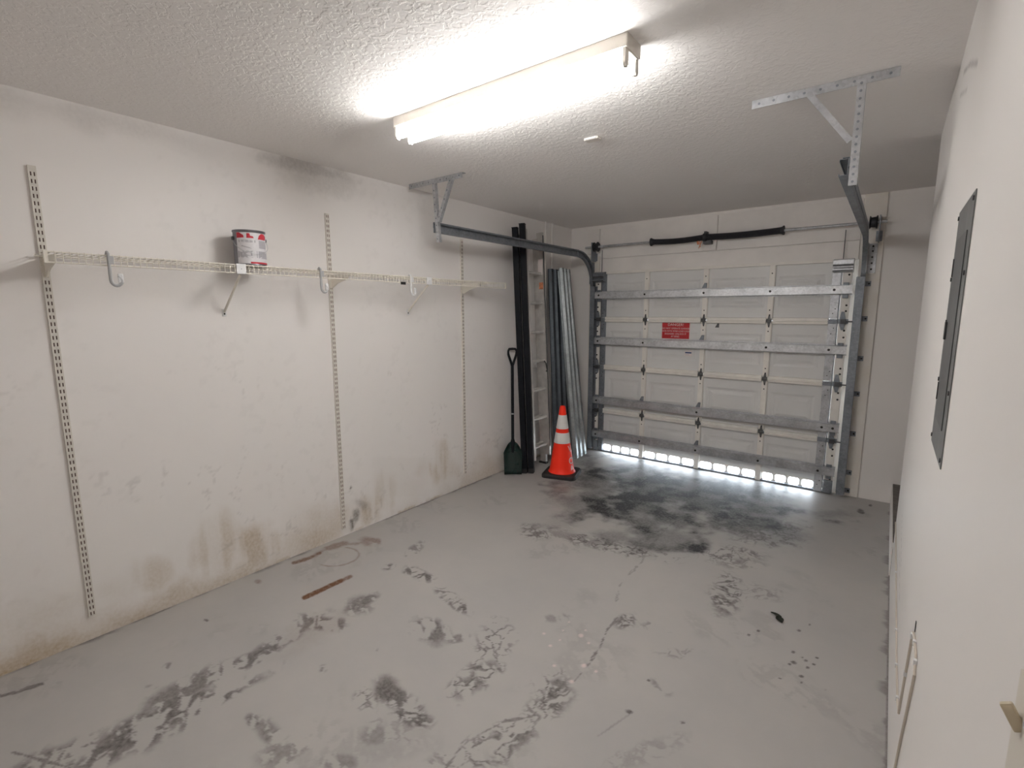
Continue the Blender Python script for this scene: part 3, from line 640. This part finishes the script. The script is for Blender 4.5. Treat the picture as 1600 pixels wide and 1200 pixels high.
def bracket(y, label):
    t = thing('shelf_bracket', (.0142,y,SZ-.10), label, 'bracket', 'shelf brackets')
    p = [(.0142,SZ-.098),(.030,SZ-.098),(.10,SZ-.066),(SX-.035,SZ-.040),(SX-.030,SZ-.012),(SX-.06,SZ-.0075),(.0142,SZ-.0075)]
    MB().prism(p, y-.004, y+.004, 1).build('arm', MT['shelf'], t, bevel=.001)
    MB().box(.0142,.020,y-.009,y+.009,SZ-.098,SZ-.010).build('hook_plate', MT['shelf'], t)
for y, l in ((.540,'white shelf bracket at the left end of the wire shelf'),(2.011,'white shelf bracket under the middle of the wire shelf'),(3.348,'white shelf bracket at the right end of the wire shelf')): bracket(y, l)
sh = thing('wire_shelf', (0,(SY0+SY1)/2,SZ), 'long white wire shelf along the left wall', 'shelf')
for nm, x, z, rr in (('back_rod',.022,SZ-.004,.0035),('middle_rod',.135,SZ-.004,.003),('front_rod',SX,SZ-.002,.0035),('lip_rod',SX+.002,SZ-.046,.0035)):
    MB().tube([(x,SY0,z),(x,SY1,z)], rr, 8).build(nm, MT['shelf'], sh, smooth=True)
b = MB(); n = int((SY1-SY0)/.0254)
for k in range(n+1):
    y = SY0+.004+k*.0254
    b.tube([(.018,y,SZ+.0015),(SX,y,SZ+.0015),(SX+.005,y,SZ-.004),(SX+.005,y,SZ-.048)], .0021, 5)
o = b.build('deck_wires', MT['shelf'], sh, smooth=True); o['kind'] = 'stuff'
for y in (SY0-.004,SY1+.002):
    MB().box(SX-.006,SX+.008,y-.004,y+.006,SZ-.050,SZ+.003).build('end_cap', MT['shelf'], sh, bevel=.002)
MB().box(SX+.0062,SX+.010,2.425,2.470,SZ-.062,SZ-.042).build('rod_clip', MT['hole'], sh)
def brace(y, label):
    t = thing('shelf_brace', (0,y,1.66), label, 'brace', 'shelf braces')
    MB().bar((.006,y,1.672),(SX-.004,y,SZ-.052),.014,.008,up=(0,1,0)).build('rod', MT['shelf'], t, bevel=.002)
    pl = MB().box(.0005,.006,y-.011,y+.011,1.645,1.690).build('wall_plate', MT['plastic'], t, bevel=.0015)
    MB().cyl((.006,y,1.660),(.008,y,1.660),.005,8).build('screw', MT['hole'], pl)
    cp = MB().box(SX+.0075,SX+.014,y-.026,y+.026,SZ-.052,SZ+.004).build('clip', MT['plastic'], t, bevel=.003)
    MB().cyl((SX+.0138,y,SZ-.024),(SX+.0152,y,SZ-.024),.003,8).build('screw', MT['print'], cp)
brace(1.302,'white diagonal shelf brace under the paint can'); brace(2.705,'white diagonal shelf brace near the right end of the wire shelf')
def hook(y, s, label, m):
    t = thing('hanging_hook', (SX,y,SZ-.05), label, 'hook', 'hooks on the wire shelf')
    x = SX+.018; zt = SZ+.006; zb = SZ-.095
    pts = [(SX-.006,y,zt-.012),(SX-.006,y,zt),(SX+.004,y,zt+.008),(x,y,zt),(x,y,SZ-.05)]
    pts += [(x, y, SZ-.08)]
    pts += [(x+.002, y+s*(.020-.020*math.cos(a)), zb-.018-.024*math.sin(a)) for a in [PI*k/8 for k in range(0,9)]]
    pts += [(x+.002, y+s*.034, zb-.005), (x+.002, y+s*.030, zb+.002)]
    MB().tube(pts, [.0065]*5+[.0075]*(len(pts)-7)+[.007,.006], 8).build('hook', MT[m], t, smooth=True)
    MB().box(x+.001,x+.008,y-.004,y+s*.012+.006,SZ-.040,SZ-.004).build('clip_tab', MT[m], t, bevel=.002)
    MB().box(x-.004,x+.008,min(y+s*.026,y+s*.048),max(y+s*.026,y+s*.048),zb-.030,zb+.014).build('curl', MT['plastic'], t, bevel=.006)
hookshade = mat('shaded_white_plastic', (.42,.42,.425), .4); MT['hookshade'] = hookshade  # white hooks with their shadow put into a greyer colour
hook(.715,1,'plastic hook hanging near the left end of the wire shelf','hookshade')
hook(1.778,1,'plastic hook hanging beside the middle shelf standard','hookshade')
hook(2.515,1,'white plastic hook hanging between the middle and right standards','plastic')

# paint can
cx, cy, cz, cr, ch = .140, 1.415, SZ+.0045, .0835, .197
can = thing('paint_can', (cx,cy,cz), 'metal paint can with a white and red label on the wire shelf', 'paint can')
a_v = math.atan2(-cy, CAM[0]-cx)              # direction toward the viewer
MB().lathe([(0,0),(cr,0),(cr+.002,.003),(cr,.006),(cr,ch-.012),(cr+.003,ch-.008),(cr+.003,ch-.001),(cr-.004,ch),(cr-.010,ch-.006),(0,ch-.006)],40,(cx,cy,cz)).build('can_body', MT['canmetal'], can, smooth=True)
def wrap(a0, a1, z0, z1, r, m, name, par, n=24):
    return MB().lathe([(r,z0),(r,z1)], n, (cx,cy,cz), a_v+math.radians(a0), a_v+math.radians(a1)).build(name, MT[m], par, smooth=True)
lb = wrap(-48,175,.010,ch-.016,cr+.0008,'label','label',can,40)
def wrap_poly(pts, r, m, par):                # flat print on the curved label: (deg, z)
    b = MB(); n = len(pts); c = (sum(p[0] for p in pts)/n, sum(p[1] for p in pts)/n); vs = []
    def P3(a,z): return (cx+r*math.cos(a_v+math.radians(a)), cy+r*math.sin(a_v+math.radians(a)), cz+z)
    vs.append(P3(*c)); ring = []
    for i in range(n):
        (a0,z0),(a1,z1) = pts[i], pts[(i+1)%n]
        for k in range(4): ring.append((a0+(a1-a0)*k/4, z0+(z1-z0)*k/4))
    mid = [((a+c[0])/2,(z+c[1])/2) for a,z in ring]; k = len(ring)
    vs += [P3(*q) for q in ring]+[P3(*q) for q in mid]
    fs = [(1+i,1+(i+1)%k,1+k+(i+1)%k,1+k+i) for i in range(k)]+[(0,1+k+i,1+k+(i+1)%k) for i in range(k)]
    return b.add(vs,fs).build('print', MT[m], par)
wrap_poly([(-47,.150),(-47,.180),(-36,.180),(-20,.166),(-18,.152)], cr+.0014,'redlight',lb)
wrap_poly([(-9,.150),(-8,.176),(2,.176),(4,.163),(14,.160),(16,.150)], cr+.0014,'redlight',lb)
wrap_poly([(31,.146),(36,.166),(46,.179),(62,.179),(78,.165),(70,.146)], cr+.0014,'redlight',lb)
wrap_poly([(-46,.074),(-45,.080),(26,.080),(26,.042),(-46,.042)], cr+.0014,'print',lb)
wrap_poly([(30,.080),(30,.040),(80,.040),(80,.080)], cr+.0014,'print',lb)
wrap_poly([(34,.140),(34,.096),(70,.096),(70,.140)], cr+.0014,'print',lb)
wrap_poly([(-40,.140),(-40,.126),(22,.126),(22,.140)], cr+.0014,'print',lb)
wrap_poly([(-30,.104),(-28,.110),(0,.098),(8,.090)], cr+.0014,'print',lb)
wrap(0,175,.010,.019,cr+.0012,'redlight','red_band',lb)
for s_, dz in ((-72,.150),(108,.150)):
    a = a_v+math.radians(s_); MB().cyl((cx+cr*math.cos(a),cy+cr*math.sin(a),cz+dz),(cx+(cr+.008)*math.cos(a),cy+(cr+.008)*math.sin(a),cz+dz),.011,12).build('handle_ear', MT['steel'], can)
pts = []
for k in range(17):                           # wire bail hanging down on the viewer's side
    a = math.radians(-72+180*k/16); hang = math.sin(PI*k/16)
    rr = cr+.006+.010*hang; pts.append((cx+rr*math.cos(a_v+a), cy+rr*math.sin(a_v+a), cz+.150-.085*hang**.8))
MB().tube(pts, .0014, 6).build('bail', MT['galv'], can, smooth=True)

# ------------------------------------------------------------------ things in the left corner
def post(a, b, w, rot, label):
    t = thing('steel_post', (a[0],a[1],0), label, 'post', 'black posts by the ladder')
    A, B = Vector(a), Vector(b); up = Vector((math.cos(rot),math.sin(rot),0))
    MB().bar(A, B, w, w, up=up).build('post', MT['black'], t, bevel=.004)
    MB().bar(B, B+(B-A).normalized()*.008, w*1.06, w*1.06, up=up).build('cap', MT['black'], t, bevel=.002)
    MB().bar(A+(B-A)*.001, A+(B-A)*.02, w*1.03, w*1.03, up=up).build('foot', MT['blackrubber'], t)
    return t
post((.228,4.022,.003),(.130,3.985,2.476),.056,.4,'black square post leaning nearest the shovel, the shorter of two')
post((.283,4.062,.003),(.158,4.066,2.520),.057,.4,'black square post leaning beside the aluminium ladder, the taller of two')

def ladder():
    t = thing('extension_ladder', (.20,4.32,0), 'aluminium extension ladder leaning upright in the left corner', 'ladder')
    foot, top = Vector((.190,0,.012)), Vector((.060,0,2.48)); d = (top-foot).normalized(); nrm = Vector((d.z,0,-d.x))   # away from the wall
    def rail(y, off, l0, l1, inn, nm):        # C-section side rail, web across the ladder
        a, b_ = foot+d*l0+nrm*off, foot+d*l1+nrm*off; mb = MB(); w = .034
        for p, q, ww, hh in ((a,b_,.004,.070),): 
            mb.bar((p.x,y,p.z),(q.x,y,q.z),.004,.070,up=nrm)
        for o2 in (-.033,.033):
            p, q = a+nrm*o2, b_+nrm*o2; mb.bar((p.x,y+inn*.014,p.z),(q.x,y+inn*.014,q.z),.028,.004,up=nrm)
        return mb.build(nm, MT['alum'], t)
    L_ = (top-foot).length
    for off, y0, y1, nm in ((0,4.115,4.425,'base_rail'),(.072,4.135,4.400,'fly_rail')):
        l0 = 0 if off == 0 else .10; l1 = L_-.05 if off == 0 else L_
        rail(y0,off,l0,l1,-1 if off==0 else -1,nm); rail(y1,off,l0,l1,1,nm)
        for k in range(8):
            c = foot+d*(.22+.305*k)+nrm*off
            MB().tube([(c.x,y0,c.z),(c.x,y1,c.z)], .016, 10).build('rung', MT['alum'], t, smooth=True)
    for y in (4.115,4.425): 
        c = foot; MB().box(c.x-.045,c.x+.05,y-.022,y+.022,.001,.020).build('foot_pad', MT['blackrubber'], t, bevel=.004)
    c = foot+d*1.02+nrm*.11; MB().tube([(c.x,4.385,c.z),(c.x+.03,4.355,c.z+.02),(c.x+.02,4.345,c.z+.09),(c.x-.02,4.375,c.z+.11)], .007, 6).build('rung_lock', MT['steel'], t)
    c = foot+d*2.30+nrm*.072; MB().box(c.x-.02,c.x+.03,4.315,4.395,c.z-.010,c.z+.012).build('guide_bracket', MT['redlight'], t, bevel=.003)
    c = foot+d*1.92+nrm*.072; MB().box(c.x-.022,c.x+.028,4.3955,4.3975,c.z-.03,c.z+.04).build('warning_label', MT['tagp'], t)
    c = foot+d*2.10+nrm*.072; MB().box(c.x-.03,c.x+.028,4.3955,4.3975,c.z-.06,c.z+.10).build('instruction_label', MT['signwhite'], t)
    pts = [foot+d*l+nrm*.112 for l in (.2,.8,1.4,2.0,2.44)]
    MB().tube([(q.x,4.407,q.z) for q in pts], .005, 6).build('pull_rope', MT['steel'], t)
ladder()

def shovel():
    t = thing('shovel', (.13,3.94,0), 'shovel with a dark green blade and black handle leaning on the wall', 'shovel')
    # blade: a curved scoop, built in its own frame (u across, v up the blade)
    Bc = Vector((.150,3.918,.004)); Tp = Vector((.048,4.045,1.20)); ax = (Tp-Bc).normalized()
    nrm = Vector((.62,-.78,0)); nrm = (nrm-ax*nrm.dot(ax)).normalized(); side = ax.cross(nrm).normalized()
    b = MB(); nu, nv, wd, ln = 14, 10, .098, .335
    for j in range(nv+1):
        v = j/nv
        for i in range(nu+1):
            u = -1+2*i/nu
            hw = wd*(1-.10*(1-v)-(.35*max(0,v-.72)/.28)**1)
            zz = v*ln+(.0 if v>0 else 0)-.045*abs(u)**2.5*max(0,(v-.6)/.4)
            dep = .055*(1-u*u)*(.35+.65*v)-.018
            p = Bc+ax*zz+side*(u*hw)-nrm*dep+nrm*.03
            b.v.append(tuple(p))
    b.f = [(j*(nu+1)+i,j*(nu+1)+i+1,(j+1)*(nu+1)+i+1,(j+1)*(nu+1)+i) for j in range(nv) for i in range(nu)]
    b.build('blade', MT['green'], t, smooth=True, solid=.004)
    s0, s1 = Bc+ax*.22-nrm*.012, Bc+ax*1.13-nrm*.012
    MB().tube([s0,Bc+ax*.34-nrm*.012,Bc+ax*.36-nrm*.012,s1], [.024,.022,.0155,.0155], 12).build('shaft', MT['black'], t, smooth=True)
    MB().cyl(Bc+ax*.615-nrm*.012,Bc+ax*.628-nrm*.012,.0175,12).build('ferrule', MT['galvlight'], t)
    g = Bc-nrm*.012; q = lambda l, s: g+ax*l+side*s
    MB().tube([q(1.11,0),q(1.17,-.018),q(1.24,-.042),q(1.275,-.045),q(1.295,-.030),q(1.297,0),q(1.295,.030),q(1.275,.045),q(1.24,.042),q(1.17,.018),q(1.11,0)], .0125, 10).build('grip', MT['black'], t, smooth=True)
shovel()

def sheet(bl, br, tl, tr, label, m, ribs=3, depth=.030):
    """corrugated storm panel leaning on the wall; corners bottom left/right, top left/right"""
    t = thing('storm_panel', ((bl[0]+br[0])/2,(bl[1]+br[1])/2,0), label, 'metal panel', 'corrugated panels in the corner')
    bl, br, tl, tr = map(Vector, (bl,br,tl,tr)); prof = [(0,0)]
    for k in range(ribs):
        w = 1/ribs; x = k*w; prof += [(x+.12*w,0),(x+.30*w,1),(x+.70*w,1),(x+.88*w,0)]
    prof += [(1,0)]
    nrm = (br-bl).cross(tl-bl).normalized()
    if nrm.x < 0: nrm = -nrm
    b = MB(); n = len(prof)
    for A, B in ((bl,br),(tl,tr)): b.v += [tuple(A+(B-A)*x+nrm*depth*h) for x, h in prof]
    b.f = [(i,i+1,n+i+1,n+i) for i in range(n-1)]
    b.build('sheet', MT[m], t, solid=.002)
    for A, B in ((bl,br),): 
        for x in (.30,.70): pass
    for f in (.012,.985):
        for k in range(ribs):
            x = (k+.5)/ribs; p = bl+(br-bl)*x+((tl+(tr-tl)*x)-(bl+(br-bl)*x))*f+nrm*depth
            MB().cyl(p-nrm*.001,p+nrm*.0015,.008,8).build('keyhole', MT['hole'], t)
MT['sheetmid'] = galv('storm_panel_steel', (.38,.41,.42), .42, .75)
MT['sheetshade'] = galv('storm_panel_shaded_steel', (.095,.11,.125), .5, .6)  # same steel, the rear panel's shade put into a darker colour
sheet((.245,4.56,.003),(.265,4.87,.003),(.040,4.71,2.140),(.030,5.02,2.140),'corrugated metal panel, shade in its colour, standing behind the bright ones','sheetshade')
sheet((.355,4.77,.003),(.335,5.085,.003),(.085,4.835,2.125),(.035,5.145,2.125),'bright corrugated metal panel at the back of the leaning pair','sheetmid')
sheet((.395,4.735,.003),(.372,5.050,.003),(.128,4.800,2.150),(.075,5.100,2.150),'bright corrugated metal panel at the front of the leaning pair','sheetmid')
for y, l in ((4.694,'white conduit pipe on the wall beside the ladder'),(4.824,'white conduit pipe on the wall nearest the door corner')):
    t = thing('conduit_pipe', (.016,y,0), l, 'pipe', 'conduit pipes in the corner')
    MB().cyl((.016,y,.002),(.016,y,H-.001),.0125,10).build('pipe', MT['white'], t, smooth=True)
    for z in (1.86,.7): MB().cyl((.016,y,z-.02),(.016,y,z+.02),.0155,10).build('coupling', MT['white'], t, smooth=True)

# traffic cone
kx, ky = .560, 4.215
cone = thing('traffic_cone', (kx,ky,0), 'orange traffic cone with two white bands and a black base', 'traffic cone')
def square_ring(r, c):                        # rounded square base
    return [(kx+sx*(r-c)+c*math.cos(a), ky+sy*(r-c)+c*math.sin(a)) for (sx,sy,a0) in ((1,1,0),(-1,1,PI/2),(-1,-1,PI),(1,-1,3*PI/2)) for a in [a0+PI/2*k/4 for k in range(5)]]
rt = Matrix.Rotation(math.radians(18),4,'Z')
b = MB(); R0, R1 = square_ring(.178,.055), square_ring(.165,.05)
nq = len(R0); ro = lambda q: ((q[0]-kx)*math.cos(.30)-(q[1]-ky)*math.sin(.30)+kx, (q[0]-kx)*math.sin(.30)+(q[1]-ky)*math.cos(.30)+ky)
R0, R1 = [ro(q) for q in R0], [ro(q) for q in R1]
b.v = [(x,y,.001) for x,y in R0]+[(x,y,.030) for x,y in R0]+[(x,y,.040) for x,y in R1]
b.f = [tuple(range(nq))[::-1], tuple(range(2*nq,3*nq))]+[(j*nq+i,j*nq+(i+1)%nq,(j+1)*nq+(i+1)%nq,(j+1)*nq+i) for j in (0,1) for i in range(nq)]
b.build('base', MT['blackrubber'], cone)
def crad(z): return .129+(.028-.129)*(z-.04)/(.715-.04)
MB().lathe([(crad(.04)+.012,.0402),(crad(.04),.052)]+[(crad(z),z) for z in (.10,.3,.5,.68,.708)]+[(.024,.722),(.012,.724),(.012,.70)],36,(kx,ky,0)).build('cone_body', MT['orange'], cone, smooth=True)
for z0, z1 in ((.345,.452),(.492,.632)):
    MB().lathe([(crad(z0),z0),(crad(z0)+.002,z0+.002),(crad(z1)+.002,z1-.002),(crad(z1),z1)],36,(kx,ky,0)).build('reflective_band', MT['reflect'], cone, smooth=True)
for ch_, zc, a_ in (('V',.285,36),('O',.165,36),('A',.085,36)):   # stencilled letters running down the side
    me = text_mesh(ch_, .105); co = np.zeros(len(me.vertices)*3, np.float32); me.vertices.foreach_get('co', co); co = co.reshape(-1,3)
    av = math.atan2(-ky, CAM[0]-kx)+math.radians(58); z = zc+co[:,1]*.9; r_ = crad(z)+.0012; an = av+co[:,0]*.9/np.maximum(r_,.05)
    co = np.stack([kx+r_*np.cos(an), ky+r_*np.sin(an), z],1); me.vertices.foreach_set('co', co.reshape(-1).astype(np.float32)); me.update()
    link('lettering', me, MT['signwhite'], cone)

# ------------------------------------------------------------------ right wall
bp_ = thing('breaker_panel', (XW,1.765,1.28), 'grey steel electrical panel cover on the right wall', 'electrical panel')
MB().box(XW-.0030,XW-.0004,1.585,1.945,1.280,1.948).build('cover', MT['panelgrey'], bp_, bevel=.001)
dr = MB().box(XW-.0052,XW-.0031,1.650,1.885,1.365,1.865).build('cover_door', MT['paneldark'], bp_, bevel=.0008)
MB().box(XW-.0100,XW-.0053,1.850,1.872,1.59,1.64).build('latch', MT['steel'], dr, bevel=.002)
for z in (1.30,1.47,1.76,1.93):
    for y in (1.598,1.932): MB().cyl((XW-.0058,y,z),(XW-.0028,y,z),.006,8).build('screw', MT['steel'], bp_)
for z in (1.44,1.62,1.79): MB().box(XW-.0075,XW-.0031,1.886,1.893,z-.025,z+.025).build('door_hinge', MT['steel'], bp_)

cb = thing('wall_cable', (XW,2.0,.38), 'thin painted cable stapled along the lower right wall', 'cable')
x = XW-.004
MB().tube([(x,3.74,.375),(x,3.51,.379),(x,2.8,.366),(x,2.2,.358),(x,1.95,.374),(x,1.87,.395),(x,1.845,.46),(x,1.80,.58),(x,1.745,.72),(x,1.728,.752)],.0035,6).build('cable', MT['cable'], cb, smooth=True)
MB().tube([(x,1.715,.765),(x,1.64,.775),(x,1.575,.778),(x,1.555,.76),(x,1.544,.741),(x,1.60,.62),(x,1.68,.46),(x,1.753,.294),(x,1.80,.20),(x,1.81,.02)],.0035,6).build('cable', MT['cable'], cb, smooth=True)
for y, z in ((3.0,.370),(2.45,.361),(2.2,.358),(1.98,.372),(1.80,.58),(1.64,.775),(1.56,.766),(1.73,.745)):
    MB().box(XW-.009,XW-.0005,y-.006,y+.006,z-.008,z+.008).build('staple', MT['plastic'], cb, bevel=.002)
MB().box(XW-.0022,XW-.0006,1.708,1.718,.770,.800).build('cable_hole', MT['hole'], cb)
sw = thing('light_switch', (XW,.585,1.20), 'ivory toggle switch at the right edge of the picture', 'switch')
MB().box(XW-.0035,XW-.0005,.545,.630,1.215,1.335).build('plate', MT['switchplate'], sw, bevel=.001)
MB().bar((XW-.003,.600,1.290),(XW-.0145,.606,1.310),.010,.008,up=(0,1,0)).build('toggle', MT['ivory'], sw, bevel=.002)
for z in (1.245,1.305): MB().cyl((XW-.0045,.588,z),(XW-.0034,.588,z),.004,8).build('screw', MT['print'], sw)

# dry leaf on the floor
lf = thing('dry_leaf', (2.79,2.868,0), 'dark curled dry leaf on the floor in front of the right wall', 'leaf')
def leafm(c, a, ln, wd):
    b = MB(); n = 6; ca, sa = math.cos(a), math.sin(a)
    for i in range(n+1):
        t_ = i/n; w = wd*math.sin(PI*min(1,t_*.95+.03)); u = (t_-.5)*ln
        for s_ in (-1,0,1): b.v.append((c[0]+u*ca-s_*w*sa, c[1]+u*sa+s_*w*ca, .002+.006*abs(s_)+.004*t_))
    b.f = [(i*3+k,i*3+k+1,i*3+k+4,i*3+k+3) for i in range(n) for k in range(2)]
    return b
leafm((2.772,2.885),-.35,.060,.011).build('blade', MT['leaf'], lf, solid=.0015)
leafm((2.795,2.850),-1.0,.062,.020).build('blade', MT['leaf'], lf, solid=.0015)
